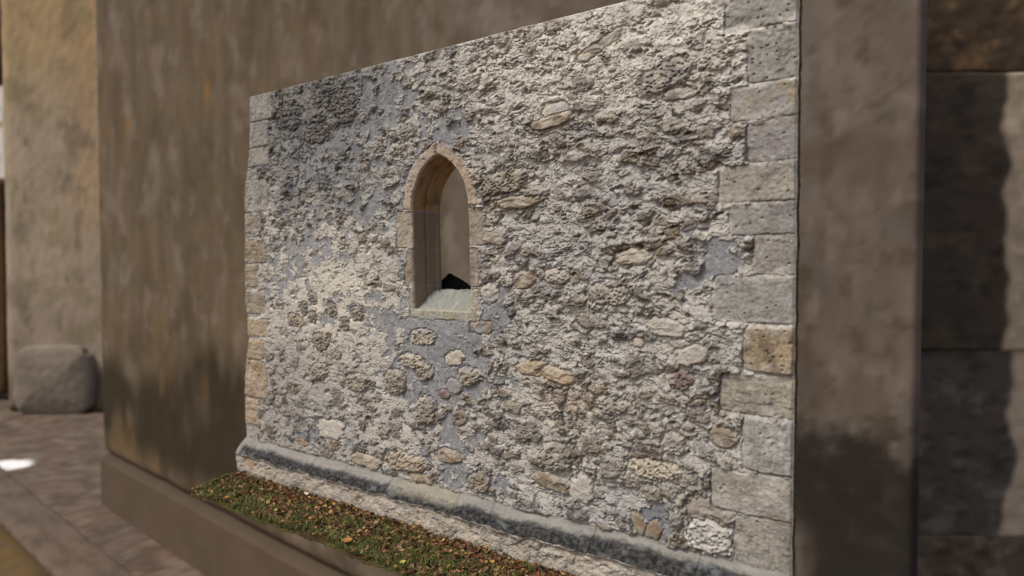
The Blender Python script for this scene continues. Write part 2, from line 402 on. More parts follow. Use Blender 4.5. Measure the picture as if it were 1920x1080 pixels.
# ---- fine dressed stone: quoins, window surround, plinth
REG = np.zeros(X.shape, np.int32)                    # region of each grid point: 0 rubble
names = {0: ("rubble_face", None)}
def dressed(mask_d, colour, hgt, name, label, soft=0.010, streak=0.0, holes=0.0, rough=0.003, alt=None, bev=0.014):
    """mask_d: distance to the block's outline in metres, positive inside"""
    global H, C3, REG
    ins = mask_d > 0
    rid = len(names); names[rid] = (name, label)
    e = np.clip(mask_d / bev, 0, 1)
    hv = hgt * (1 - (1 - e) ** 2) + rough * (fine * 0.8 + med * 0.6) + 0.0020 * fbm(X * 60, Z * 60, 2, 801 + rid) - 0.002
    cc = lin(*colour) * (1 + 0.20 * grain + 0.16 * tone + 0.22 * fbm(X * 6, Z * 6, 4, 811 + rid) + .12 * fine)[..., None]
    cc = cc + (cc.mean(-1, keepdims=True) - cc) * (.25 if name == 'corner_stone' and label != 'orange brown pitted corner stone' else .15)
    if alt is not None:
        cc = mixc(cc, lin(*alt), ss(-0.05, 0.35, fbm(X * 9, Z * 7, 4, 821 + rid)) * 0.85)
    if streak:
        st = fbm(X * (50 if streak > 0 else 5), Z * (5 if streak > 0 else 46), 3, 831 + rid)
        cc = cc * (1 + 0.30 * abs(streak) * st)[..., None]; hv = hv + 0.004 * abs(streak) * st
    if holes:
        f1, _, i_, j_, _, _ = worley((X + .3 * wpx) / 0.034, (Z + .3 * wpz) / 0.034, 841 + rid)
        hm = np.clip(1 - f1 / 0.16, 0, 1) * (hash2(i_, j_, 843) < holes)
        hv = hv - 0.012 * np.sqrt(hm)
    # worn corners
    hv = hv - 0.010 * ss(0.15, 0.6, fbm(X * 6, Z * 6, 4, 851 + rid)) + .004 * fbm(X * 16, Z * 22, 4, 861 + rid, .6)
    hv = mix(hv, np.maximum(hv, .55 * mort + .004), ss(.04, 0, mask_d) * ss(-.1, .2, med))
    H = np.where(ins, hv, H - 0.0030 * np.exp(-(mask_d / 0.006) ** 2) * (mask_d <= 0) * ss(-.15, .2, med))
    cc = mixc(cc, lin(112, 106, 96), ss(.1, .45, fbm(X * 11, Z * 13, 5, 871 + rid, .65)) * (.55 if name == 'corner_stone' else .3)); cc = mixc(cc, lin(196, 190, 176), fl2 * .4); cc = mixc(cc, lin(84, 76, 64), fl1 * .4)
    k = ss(0, soft, mask_d)
    # keep a skin of mortar over parts of the margin
    skin = ss(0.07, 0.0, mask_d + .05 * med) * ss(-0.15, 0.2, med + 0.3 * fine) * 0.85
    C3 = np.where(ins[..., None], C3 + (cc - C3) * (k * (1 - skin))[..., None], C3)
    REG = np.where(ins, rid, REG)
def box_d(x0, x1, z0, z1, r=0.02, wob=0.013):
    dx = np.maximum(x0 + r - X, X - (x1 - r)); dz = np.maximum(z0 + r - Z, Z - (z1 - r))
    d = np.hypot(np.maximum(dx, 0), np.maximum(dz, 0)) + np.minimum(np.maximum(dx, dz), 0) - r
    return -(d + wob * (med * 0.8 + fine * 0.5))

RQ = [  # right corner: x of inner end, z range, colour, second colour, streak, holes, height
    (-1.10, 2.555, 2.83, (164, 164, 154), (140, 146, 138), .4, .45, .020, "pale green grey pitted corner stone, topmost"),
    (-0.985, 2.325, 2.55, (166, 164, 154), (148, 150, 144), .4, .45, .016, None),
    (-1.078, 2.172, 2.318, (164, 160, 156), (182, 166, 138), 0, .1, .020, None),
    (-0.985, 1.99, 2.166, (164, 158, 158), (150, 144, 142), 0, .08, .014, None),
    (-1.112, 1.824, 1.984, (176, 168, 148), (150, 146, 136), -.2, .08, .022, None),
    (-1.062, 1.684, 1.818, (160, 158, 152), (142, 140, 136), 0, .10, .016, None),
    (-0.965, 1.512, 1.678, (158, 152, 140), (138, 134, 126), 0, .08, .012, None),
    (-1.130, 1.308, 1.506, (172, 170, 164), (152, 150, 146), 0, .16, .020, None),
    (-1.010, 1.100, 1.298, (178, 148, 102), (116, 98, 72), .6, .40, .030, "orange brown pitted corner stone"),
    (-1.104, 0.910, 1.085, (184, 172, 142), (150, 146, 136), -.8, .04, .016, None),
    (-1.012, 0.672, 0.902, (188, 186, 180), (160, 160, 158), 1.0, .10, .026, None),
    (-1.138, 0.478, 0.660, (190, 184, 172), (166, 160, 148), -.3, .04, .024, None),
    (-1.035, 0.235, 0.470, (172, 166, 152), (150, 146, 132), 1.0, .03, .018, None),
]
for (xi, z0, z1, c, c2, st, ho, hg, lb) in RQ:
    c = tuple(.6 * q + .4 * w for q, w in zip(c, (152, 148, 138))); c2 = tuple(.65 * q + .35 * w for q, w in zip(c2, (122, 119, 111)))
    dressed(box_d(xi + .012 * math.sin(xi * 91), XR + 0.06, z0 - .005, z1 + .005, 0.03), c, hg * .62, "corner_stone", lb, streak=st, holes=ho, alt=c2)
LQ = [
    (-4.44, 2.62, 2.83, (158, 156, 150), (144, 144, 142), .3), (-4.50, 2.43, 2.61, (162, 160, 154), (146, 146, 142), .2),
    (-4.47, 2.29, 2.42, (166, 160, 148), (144, 142, 136), -.2), (-4.48, 1.955, 2.19, (158, 154, 142), (140, 138, 130), .2),
    (-4.56, 1.80, 1.945, (150, 140, 122), (132, 120, 100), -.4), (-4.50, 1.58, 1.74, (152, 130, 94), (124, 106, 80), -.8),
    (-4.60, 1.40, 1.56, (160, 140, 106), (136, 120, 96), -.6), (-4.52, 1.20, 1.37, (156, 138, 112), (134, 120, 100), -.3),
    (-4.50, 1.03, 1.165, (192, 160, 112), (168, 138, 98), -.3), (-4.56, .855, 1.00, (190, 160, 116), (168, 140, 102), -.8),
    (-4.50, .57, .84, (190, 164, 126), (160, 124, 86), .2), (-4.60, .36, .55, (196, 168, 130), (190, 140, 90), -.5),
]
for (xi, z0, z1, c, c2, st) in LQ:
    c = tuple(.62 * q + .38 * w for q, w in zip(c, (166, 158, 144))); c2 = tuple(.7 * q + .3 * w for q, w in zip(c2, (146, 138, 124)))
    dressed(box_d(XL - 0.06, xi, z0 - .005, z1 + .005, 0.03), c, .016, "corner_stone", None, streak=st, holes=.12, alt=c2, rough=.005)

# flat bedding mortar between the corner stones
bedm = (REG == 0) & (Z > .245) & ((X > -.96 + .02 * med) | (X < -4.63 + .02 * med))
H = np.where(bedm, .004 + .006 * fine + .3 * (H - .010), H)
C3 = np.where(bedm[..., None], C3 + (lin(172, 168, 160) * (1 + .15 * grain)[..., None] - C3) * .7, C3)
# window surround
dx_w = X - wx0(Z)
ring_w = 0.074 + 0.012 * med
arch_d = np.minimum(np.minimum(ring_w - SD, SD + 0.03), Z - W_SPR + 0.004 * fine)
for sgn, c, c2 in ((-1, (186, 170, 150), (164, 140, 112)), (1, (184, 162, 138), (164, 142, 118))):
    dressed(np.minimum(arch_d, sgn * (dx_w + 0.012) - 0.004 + 0.003 * fine), c, .016, "arch_stone", None, holes=.18, alt=c2, bev=.012)
JS = [(-1, .132, 1.660, 1.886, (172, 158, 138)), (-1, .074, 1.425, 1.654, (158, 142, 124)), (-1, .062, 1.30, 1.420, (168, 154, 136)),
      (1, .122, 1.665, 1.886, (160, 146, 130)), (1, .072, 1.432, 1.659, (158, 146, 130)), (1, .062, 1.30, 1.427, (180, 166, 142))]
for sgn, w, z0, z1, c in JS:
    cxm = wx0(0.5 * (z0 + z1))
    a, b = (cxm - WA - w, cxm - WA + .03) if sgn < 0 else (cxm + WA - .03, cxm + WA + w)
    dressed(box_d(a, b, z0, z1, .012, .006), c, .012, "jamb_stone", None, streak=-.25, holes=.10, alt=tuple(int(v * .86) for v in c), bev=.010)
dressed(box_d(-3.02, -2.49, 1.236, 1.297 + .03, .02, .006), (170, 168, 148), .014, "window_sill", None, alt=(184, 166, 132), bev=.012)
# grey pointing round the surround
pt = np.exp(-((SD - 0.10) / 0.022) ** 2) * ss(0.0, 0.25, med + 0.15) * (REG == 0)
C3 = mixc(C3, lin(150, 152, 154), pt * 0.7)
H = np.where((SD < 0.006) , H * ss(-0.001, 0.010, SD), H)

# plinth: sloping moulding over a rough base
zw = Z + 0.012 * med + 0.018 * lowx2 + .004 * fine - 0.012 * ss(-2.4, -1.3, X)
base_y = 0.095 * ss(0.262, 0.142, zw) ** 0.85
base_y = base_y - 0.010 * ss(0.142, 0.12, zw)
mould = ss(0.262, 0.244, zw) * ss(0.138, 0.148, zw)
H = H * (1 - mould) + mould * (0.002 + 0.006 * fine + 0.006 * med + .004 * bed)
pf1, pf2, pi_, pj_, _, _ = worley(X / 0.62 + 0.3, Z * 0.0 + 0.5, 901)
seg = np.sin(0) * X
SEGX = [-4.38, -3.92, -3.60, -3.17, -2.62, -2.36, -1.72, -1.18]
for s in SEGX:
    H = H - 0.010 * mould * np.exp(-((X - s - 0.01 * med) / 0.006) ** 2)
cmld = lin(146, 143, 136) * (1 + 0.14 * grain + 0.14 * tone)[..., None]
cream = ss(-3.19, -3.15, X) * ss(-2.58, -2.64, X)
cmld = mixc(cmld, lin(152, 147, 132), cream)
cmld = cmld * (1 + .25 * fbm(X * 7, Z * 60, 4, 917, .6))[..., None]
stain_n = fbm(X * 34, Z * 60, 4, 911, .6)
top_line = 0.206 + 0.012 * fbm(X * 4, Z * 0, 2, 915) + 0.010 * ss(-2.4, -1.2, X)
stain = ss(0.014, -0.012, zw - top_line + 0.020 * stain_n) * (1 - 0.70 * cream * ss(.165, .195, zw) * ss(-.3, .4, stain_n + 0.3)) * ss(-4.78, -4.72, X)
cmld = mixc(cmld, lin(36, 38, 40), stain * np.clip(0.90 + 0.45 * stain_n, 0, 1))
cmld = mixc(cmld, lin(128, 132, 134), ss(.15, .5, fbm(X * 9, Z * 20, 4, 921)) * 0.5)
C3 = C3 + (cmld - C3) * mould[..., None]
below = ss(0.148, 0.136, zw)
hb = 0.45 * H - 0.004 + 0.012 * fbm(X * 14, Z * 18, 4, 931, .6)
H = H * (1 - below) + hb * below
cb = lin(190, 180, 164) * (1 + 0.20 * fbm(X * 10, Z * 14, 4, 941) + 0.14 * grain)[..., None]
cb = mixc(cb, lin(166, 156, 146), ss(-.1, .4, fbm(X * 6, Z * 10, 3, 951)) * .7)
cb = mixc(cb, lin(190, 164, 130), ss(.15, .5, fbm(X * 5, Z * 9, 3, 961)) * .6)
C3 = C3 + (cb - C3) * (below * 0.72)[..., None]
C3 = mixc(C3, lin(196, 160, 112), np.exp(-(((X + 4.62) / .035) ** 2 + ((Z - .09) / .03) ** 2)))
C3 = mixc(C3, lin(86, 92, 62), ss(.045, .0, Z + .02 * med) * .45)
rid_m = len(names); names[rid_m] = ("plinth_moulding", "sloping plinth moulding with a black stained band")
rid_b = rid_m + 1; names[rid_b] = ("plinth_base", None)
REG = np.where((zw < 0.258), np.where(zw > 0.142, rid_m, rid_b), REG)

# ---- final positions: relief stands out of the wall (-y); ledges sag a little so that they overhang
Hn = H - 0.3 * 0
sag = 0.5 * np.clip(H - 0.014, -0.02, 0.05) * (1 - mould) * ss(0.0, 0.05, SD) * ss(0.0, 0.08, ZT - Z) * ss(-0.01, 0.08, Z)
edge_x = np.interp(zs, [0, .27, .574, .8, .99, 1.3, 1.75, 2.0, 2.19, 2.4, 2.6, 2.82], [-4.785, -4.79, -4.80, -4.79, -4.737, -4.773, -4.778, -4.77, -4.755, -4.70, -4.688, -4.687])
edge_x = edge_x + 0.010 * fbm(zs.astype(F) * 9, zs.astype(F) * 0 + .5, 3, 971)
redge = 0.006 * fbm(zs.astype(F) * 8, zs.astype(F) * 0 + .5, 3, 972)
kx = np.exp(-(X - XL) / 0.35)
PX = X + (edge_x - XL)[:, None] * kx + redge[:, None] * np.exp(-(XR - X) / 0.06)
PX = PX + 0.006 * fbm(X * 20, Z * 20, 2, 981) * ss(0, .03, X - XL) * ss(0, .03, XR - X) * ss(0.0, 0.04, SD)
PZ = Z - sag
# snap the cut edge of the window opening onto its outline
fc = 0.25 * (SD[:-1, :-1] + SD[:-1, 1:] + SD[1:, 1:] + SD[1:, :-1])
keep = fc > 0
hx = 1e-3
cut = (SD < 0.004) & (SD > -0.008)
gx = (win_sd(X + hx, Z) - SD) / hx; gz = (win_sd(X, Z + hx) - SD) / hx
touch = np.zeros(X.shape, bool)
for a in (slice(0, -1), slice(1, None)):
    for b in (slice(0, -1), slice(1, None)):
        touch[a, b] |= ~keep
snap = touch & (np.abs(SD) < 0.012)
PX = np.where(snap, PX - SD * gx, PX); PZ = np.where(snap, PZ - SD * gz, PZ)
PY = -(H + base_y)
PY = np.where(snap, 0.0, PY)
rol = ss(0, .012, XR - X) * ss(0, .012, X - XL) * ss(0, .010, ZT - Z)
PY = np.where(base_y > .01, PY, PY * rol + 0.0)
P = np.stack([PX, PY, PZ], -1).astype(F)

wall = thing("stone_wall", "free standing rubble stone wall with a pointed arch window and squared corner stones", "wall", (-2.8, 0.05, 0.0))
WO = np.array(wall.location)
REGF = REG[:-1, :-1]
for rid, (nm, lb) in names.items():
    mk = keep & (REGF == rid)
    if not mk.any(): continue
    v, f, c = sub_grid(P, C3, mk)
    o = mesh_obj(nm, v, f, M_RUB if rid in (0, rid_b) else M_ASH, wall, c, off=WO)
    if lb: o['label'] = lb

# sides and back
def strip(rows, cols, name, mat, parent, off, closed=False):
    rows = [np.asarray(r, F) for r in rows]
    n = len(rows[0]); V = np.concatenate(rows); Cc = np.concatenate(cols)
    fa = []
    for k in range(len(rows) - 1):
        i = np.arange(n if closed else n - 1); j = (i + 1) % n
        fa.append(np.stack([k * n + i, k * n + j, (k + 1) * n + j, (k + 1) * n + i], -1))
    return mesh_obj(name, V, np.concatenate(fa), mat, parent, Cc, off=off)
def edge_strip(line, inward, name, cA, cB, seed):
    n = len(line); s = np.arange(n).astype(F)
    rows, cols = [], []
    nz = fbm(s * 0.05, s * 0 + .3, 4, seed)
    for (yy, ins) in ((None, 0), (.02, 0), (.045, .002), (.062, .006), (.2, .16)):
        r = line.copy()
        if yy is not None:
            r[:, 1] = yy + (0.010 * fbm(s * .12, s * 0 + yy * 40, 3, seed + 2) if yy < .1 else 0)
        r += inward * ins
        if yy is not None and yy < .1: r -= inward * 0.004 * np.abs(fbm(s * .2, s * 0 + yy * 90, 3, seed + 4))[:, None]
        if name == 'wall_top': r[:, 0] = np.clip(r[:, 0], P[-1, 0, 0] + ins, P[-1, -1, 0] - ins)
        else: r[:, 2] = np.minimum(r[:, 2], P[-1, :, 2].min() - ins)
        rows.append(r)
        t = ss(-.3, .3, fbm(s * .09, s * 0 + (yy or 0) * 50, 4, seed + 6))
        cols.append(lin(*cA) + (lin(*cB) - lin(*cA)) * t[:, None])
    return strip(rows, cols, name, M_ASH, wall, WO)
k0 = int(np.searchsorted(zs, 0.0))
edge_strip(P[:, -1].copy(), np.array([-1, 0, 0], F), "mossy_side", (70, 66, 44), (110, 100, 66), 1001)['label'] = "dark mossy end face of the wall"
edge_strip(P[:, 0].copy(), np.array([1, 0, 0], F), "wall_side", (166, 164, 158), (150, 148, 142), 1011)
edge_strip(P[-1].copy(), np.array([0, 0, -1], F), "wall_top", (160, 152, 138), (140, 134, 122), 1021)

# window reveal: chamfered jambs and soffit, back to the rebate
zz = np.linspace(W_SILL, W_SPR, 60)
angs = np.linspace(0, math.acos((W_R - WA) / W_R), 46)[1:]
lx = np.concatenate([-WA + 0 * zz, (W_R - WA) - W_R * np.cos(angs)])
lz = np.concatenate([zz, W_SPR + W_R * np.sin(angs)])
ox = np.concatenate([lx, -lx[::-1][1:]]); oz = np.concatenate([lz, lz[::-1][1:]])
def ring_pts(inset, yy):
    k = (WA - inset) / WA
    hz = np.where(oz > W_SPR, W_SPR + (oz - W_SPR) * (1 - inset / .314), oz)
    return np.stack([wx0(oz) + ox * k, np.full(len(ox), yy), hz], -1).astype(F)
ins = [(0, 0.0), (.001, .004), (.003, .012), (.006, .03), (.009, .06), (.010, .088), (.004, .094), (.004, .102), (.017, .106), (.017, .12), (.018, .15), (.019, .175), (.024, .184), (.027, .19), (.027, .21)]
rows, cols = [], []
sarc = np.cumsum(np.hypot(np.diff(ox, prepend=ox[0]), np.diff(oz, prepend=oz[0]))).astype(F)
for (i_, y_) in ins:
    r = ring_pts(i_, y_)
    n1 = fbm(sarc * 14, sarc * 0 + y_ * 25, 4, 1101)
    n2 = fbm(sarc * 5, sarc * 0 + y_ * 40, 3, 1111)
    wear = 0.004 * n1 + 0.008 * n2 * ss(W_SPR - .02, W_SPR + .1, oz)
    jt = sum(np.exp(-((oz - q) / .004) ** 2) for q in (1.655, 1.89, 1.44)) * (oz < 1.95)
    amt = (wear - .004 * jt) * ss(0, .02, y_ + 0 * wear)
    dirx = -np.sign(ox) * np.where(oz > W_SPR, .7, 1.0)
    r[:, 0] += dirx * amt; r[:, 2] -= np.where(oz > W_SPR, .6 * amt, 0)
    rows.append(r)
    cj = lin(142, 126, 106) * (1 + .16 * n1 + .18 * n2)[:, None]
    ca = lin(162, 138, 108) * (1 + .2 * n1)[:, None]
    ca = mixc(ca, lin(172, 128, 76), ss(.0, .3, n2 + .1 * np.exp(-((oz - 1.95) / .06) ** 2)))
    ca = mixc(ca, lin(112, 96, 78), ss(.05, .4, fbm(sarc * 9, sarc * 0 + y_ * 30, 3, 1121)) * .8)
    cc = cj + (ca - cj) * ss(W_SPR - .01, W_SPR + .01, oz)[:, None]
    cc = mixc(cc, lin(150, 150, 152), np.clip(jt, 0, 1) * .7)
    cols.append(cc)
# finer strip along the depth
def densify(rows, cols, k):
    R, Cq = [], []
    for a in range(len(rows) - 1):
        for j in range(k):
            t = j / k
            R.append(rows[a] * (1 - t) + rows[a + 1] * t); Cq.append(cols[a] * (1 - t) + cols[a + 1] * t)
    R.append(rows[-1]); Cq.append(cols[-1]); return R, Cq
rows, cols = densify(rows, cols, 3)
strip(rows, cols, "window_reveal", M_ASH, wall, WO)['label'] = "deep window reveal with orange brown arch soffit"
# sloping sill bed inside the opening
u = np.linspace(0, 1, 70); w = np.linspace(0, 1, 60)
UU, WW = np.meshgrid(u, w); UU = UU.astype(F); WW = WW.astype(F)
sy = -0.004 + 0.30 * WW
sx_ = wx0(1.3) + (UU * 2 - 1) * (WA + .004)
fan = np.arctan2(WW + .25, UU - .62)
st = fbm(fan * 15, np.hypot(WW + .25, UU - .62) * 2.0, 4, 1201)
sz = 1.295 + 0.105 * ss(0, .62, WW) + .016 * WW + 0.012 * fbm(UU * 3, WW * 3, 3, 1211) + .010 * st * ss(0, .2, WW) - .02 * ss(.55, 1, UU) * ss(.2, .7, WW)
sz = np.where(WW < .02, 1.288, sz)
sc_ = lin(146, 148, 139) * (1 + .55 * st + .1 * fbm(UU * 14, WW * 14, 3, 1221))[..., None]
sc_ = mixc(sc_, lin(140, 148, 136), ss(0, .4, fbm(UU * 4, WW * 4, 3, 1231)) * .6)
sc_ = mixc(sc_, lin(176, 164, 128), ss(.15, .0, WW) * .5)
mesh_obj("sill_bed", np.stack([sx_, sy, sz], -1).reshape(-1, 3), grid_faces(60, 70), M_ASH, wall, sc_.reshape(-1, 3), off=WO)
# back face round the opening (y = .2)
bo = ring_pts(.02, .2)
ctr = np.array([wx0(1.7), 1.7])
full = np.concatenate([bo, np.stack([np.linspace(bo[-1, 0], bo[0, 0], 20)[1:-1], np.full(18, .2), np.full(18, W_SILL)], -1).astype(F)])
ang = np.arctan2(full[:, 2] - ctr[1], full[:, 0] - ctr[0])
bx0, bx1, bz0, bz1 = XL + .16, XR - .165, .0, ZT - .16
outer = []
for a_ in ang:
    c_, s_ = math.cos(a_), math.sin(a_)
    tx = (bx1 - ctr[0]) / c_ if c_ > 1e-6 else (bx0 - ctr[0]) / c_ if c_ < -1e-6 else 1e9
    tz = (bz1 - ctr[1]) / s_ if s_ > 1e-6 else (bz0 - ctr[1]) / s_ if s_ < -1e-6 else 1e9
    t_ = min(tx, tz); outer.append((ctr[0] + c_ * t_, .2, ctr[1] + s_ * t_))
outer = np.array(outer, F)
brow = [full * (1 - t) + outer * t for t in np.linspace(0, 1, 30)]
bcol = [lin(150, 142, 128) * (1 + .25 * fbm(r[:, 0] * 6, r[:, 2] * 6, 4, 1301))[:, None] for r in brow]
for q, r in enumerate(brow[1:], 1): r[:, 1] += .02 * fbm(r[:, 0] * 9, r[:, 2] * 9, 3, 1311)
strip(brow, bcol, "wall_back", M_RUB, wall, WO, closed=True)

# black lump added in place of the dark hole behind the sill
rng = random.Random(5)
nl, na = 7, 14
vv, ff = [], []
for i in range(nl):
    t = i / (nl - 1)
    for j in range(na):
        a_ = 2 * math.pi * j / na
        rr = (1 - t) ** .8 * (.5 + .5 * t * 0) + .02
        vv.append((.20 * rr * 2 * math.cos(a_) - .05 * t + rng.uniform(-.008, .008), .05 * rr * 2 * math.sin(a_) + rng.uniform(-.005, .005), -.02 + .128 * t + rng.uniform(-.004, .004)))
for i in range(nl - 1):
    for j in range(na):
        ff.append((i * na + j, i * na + (j + 1) % na, (i + 1) * na + (j + 1) % na, (i + 1) * na + j))
ff.append(tuple(range((nl - 1) * na, nl * na)))
m_dark = bpy.data.materials.new("hole_black"); m_dark.use_nodes = True
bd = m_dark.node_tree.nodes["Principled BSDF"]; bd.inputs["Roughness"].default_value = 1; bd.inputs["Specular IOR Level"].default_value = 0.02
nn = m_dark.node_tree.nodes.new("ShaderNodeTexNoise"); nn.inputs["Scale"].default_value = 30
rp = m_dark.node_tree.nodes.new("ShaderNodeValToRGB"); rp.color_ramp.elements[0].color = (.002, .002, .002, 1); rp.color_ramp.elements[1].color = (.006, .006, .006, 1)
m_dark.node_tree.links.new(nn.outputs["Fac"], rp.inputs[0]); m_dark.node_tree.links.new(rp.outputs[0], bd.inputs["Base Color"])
tag(mesh_obj("dark_hole_lump", np.array(vv) + np.array((-2.885, .255, 1.398)), ff, m_dark, None, off=(-2.885, .255, 1.398), smooth=False),
    "black jagged lump added for the dark hole behind the window sill", "stone")

# ------------------------------------------------------------------ turf strip at the foot of the wall
def front_y(x):
    x = np.asarray(x, F)
    return -(0.545 + 0.03 * fbm(x * 3.0, x * 0 + .5, 3, 1401) + .018 * fbm(x * 16, x * 0 + .2, 3, 1402)) * ss(-4.95, -4.55, x) ** .25
nxg, nyg = 700, 90
gu = np.linspace(0, 1, nxg); gv = np.linspace(0, 1, nyg)
GU, GV = np.meshgrid(gu, gv); GU = GU.astype(F); GV = GV.astype(F)
base_x = -4.80 + GU * 4.05
GXX = base_x + np.exp(-GU * 30) * (0.185 * GV)
GY = mix(0.04 * np.ones_like(GV), front_y(base_x + np.exp(-GU * 30) * .185), GV)
bump = 0.012 * fbm(GXX * 7, GY * 7, 4, 1411) + 0.012 * fbm(GXX * 30, GY * 30, 3, 1421)
edge_d = ss(0, .09, GV) * 0 + ss(1, .90, GV) * ss(0, .012, GU)
GZ = (0.004 + bump) * 1.0 - .02 * (1 - edge_d) + .002 * ss(.25, .0, GV)
gcol = lin(74, 72, 40) * np.ones(GU.shape + (3,), F)
gcol = mixc(gcol, lin(70, 52, 34), ss(-.2, .25, fbm(GXX * 5, GY * 8, 4, 1431) + .4 * (.55 - GV)))
gcol = mixc(gcol, lin(86, 98, 44), ss(.1, .4, fbm(GXX * 9, GY * 9, 4, 1441)) * .7)
GP = np.stack([GXX, GY, GZ], -1)
top_v, top_c = GP.reshape(-1, 3), gcol.reshape(-1, 3)
gf = grid_faces(nyg, nxg)[:, ::-1]
under = GP[::1].copy(); under[..., 2] = np.minimum(GZ - .004, -0.012 - .03 * edge_d)
V = np.concatenate([top_v, under.reshape(-1, 3)])
n0 = nxg * nyg
ii = np.arange(n0).reshape(nyg, nxg)
per = np.concatenate([ii[0, :], ii[1:, -1], ii[-1, ::-1][1:], ii[::-1, 0][1:]])
sidef = np.stack([per[:-1], per[1:], per[1:] + n0, per[:-1] + n0], -1)
FF = np.concatenate([gf, gf[:, ::-1] + n0, sidef])
g_o = mesh_obj("ground", V, FF, M_SOIL, None, np.concatenate([top_c, top_c * .7]), off=(-2.8, -.3, 0))
tag(g_o, "narrow strip of turf and soil along the foot of the stone wall", "ground", kind="structure")

def gz_at(x, y):
    return .004 + float(0)
leaf_pal = [lin(*c) for c in ((120, 78, 50), (100, 62, 42), (140, 96, 62), (92, 60, 44), (150, 112, 76), (126, 70, 44), (84, 54, 40), (160, 128, 84), (112, 84, 54), (172, 138, 62), (134, 112, 84))]
def leaf_shape(L, W_, curl, fold, rngl):
    pts = []
    prof = [(0, 0), (.18, .55), (.42, 1.0), (.68, .75), (1.0, 0)]
    for (t, w_) in prof:
        zc = curl * (4 * (t - .5) ** 2) * L
        pts.append((L * (t - .5), 0, zc))
        if 0 < w_:
            pts.append((L * (t - .5), W_ * w_, zc + fold * W_ * w_)); pts.append((L * (t - .5), -W_ * w_, zc + fold * W_ * w_))
    # indices: 0 tip, (1,2,3),(4,5,6),(7,8,9),10 tip
    fa = [(0, 1, 2), (0, 3, 1), (1, 4, 5, 2), (1, 3, 6, 4), (4, 7, 8, 5), (4, 6, 9, 7), (7, 10, 8), (7, 9, 10)]
    return np.array(pts, F), fa
from mathutils import Euler
def rotm(rx, ry, rz): return np.array(Euler((rx, ry, rz)).to_matrix(), F)
lv, lf, lc = [], [], []
rl = random.Random(21); cnt = 0
def ground_z(x, y):
    xa = np.array([x], F); ya = np.array([y], F)
    return float(.006 + .012 * fbm(xa * 7, ya * 7, 4, 1411)[0] + .012 * fbm(xa * 30, ya * 30, 3, 1421)[0])
def spot(rl, bias):
    x = rl.uniform(-4.76, -.9); fy = float(front_y(np.array([x]))[0])
    t = rl.random() ** bias
    xx = x; y = -.085 + (fy + .085 + .0) * t
    lim = -4.80 + .19 * min(1, (-y) / .55)
    return max(xx, lim + .01), y
lx_, ly_ = [], []
spots = [spot(rl, 1.35) for _ in range(6200)]
sxy = np.array(spots, F)
gzs = .006 + .012 * fbm(sxy[:, 0] * 7, sxy[:, 1] * 7, 4, 1411) + .012 * fbm(sxy[:, 0] * 30, sxy[:, 1] * 30, 3, 1421)
patchy = fbm(sxy[:, 0] * 3, sxy[:, 1] * 6, 3, 1451)
for (x, y), gz, pa in zip(spots, gzs, patchy):
    tt = (-y - .08) / .46
    if 1.2 * pa + .45 * (.85 - tt) < -.10 and rl.random() < .7: continue
    L = rl.uniform(.013, .036)
    p, fa = leaf_shape(L, L * rl.uniform(.26, .42), rl.uniform(-.1, .35), rl.uniform(-.2, .6), rl)
    p = p @ rotm(rl.gauss(0, .45), rl.gauss(0, .45), rl.uniform(0, 6.28)).T + np.array((x, y, gz + rl.uniform(.0, .014)), F)
    p[:, 1] = np.minimum(p[:, 1], -.078)
    b0 = len(lv) * 0 + cnt
    lv.append(p); lf += [tuple(b0 + i for i in q) for q in fa]; cnt += len(p)
    c = leaf_pal[rl.randrange(len(leaf_pal))] * rl.uniform(.5, 1.6)
    c = c + (c.mean() - c) * .10
    lc.append(np.repeat(c[None], len(p), 0))
tag(mesh_obj("leaf_litter", np.concatenate(lv), lf, M_LEAF, None, np.concatenate(lc), off=(-2.8, -.3, 0), smooth=False),
    "brown fallen autumn leaves scattered thickly along the foot of the wall", "leaf litter", kind="stuff")
# grass
bv, bf, bc = [], [], []; cnt = 0
gsp = [spot(rl, .66) for _ in range(20000)]
gxy = np.array(gsp, F)
gzs = .004 + .012 * fbm(gxy[:, 0] * 7, gxy[:, 1] * 7, 4, 1411) + .012 * fbm(gxy[:, 0] * 30, gxy[:, 1] * 30, 3, 1421)
pg = fbm(gxy[:, 0] * 4, gxy[:, 1] * 7, 3, 1461)
for (x, y), gz, pa in zip(gsp, gzs, pg):
    if pa < -.02 and rl.random() < .75: continue
    hgt = rl.uniform(.010, .030); az = rl.uniform(0, 6.28); wv = rl.uniform(.0012, .0028); ln = rl.uniform(.01, .035)
    dx_, dy_ = math.cos(az), math.sin(az)
    q = np.array([(x - dy_ * wv, y + dx_ * wv, gz), (x + dy_ * wv, y - dx_ * wv, gz), (x + dx_ * ln * .4 + dy_ * wv * .7, y + dy_ * ln * .4 - dx_ * wv * .7, gz + hgt * .75),
                  (x + dx_ * ln * .4 - dy_ * wv * .7, y + dy_ * ln * .4 + dx_ * wv * .7, gz + hgt * .75), (x + dx_ * ln, y + dy_ * ln, gz + hgt)], F)
    q[:, 1] = np.minimum(q[:, 1], -.07)
    bv.append(q); bf += [(cnt, cnt + 1, cnt + 2, cnt + 3), (cnt + 3, cnt + 2, cnt + 4)]; cnt += 5
    c = (lin(92, 108, 52), lin(112, 122, 62), lin(76, 90, 48), lin(140, 140, 86), lin(134, 122, 80))[rl.randrange(5)] * rl.uniform(.5, 1.1)
    bc.append(np.repeat(c[None], 5, 0))
tag(mesh_obj("grass", np.concatenate(bv), bf, M_LEAF, None, np.concatenate(bc), off=(-2.8, -.3, 0), smooth=False),
    "short green grass growing between the leaves along the strip", "grass", kind="stuff")
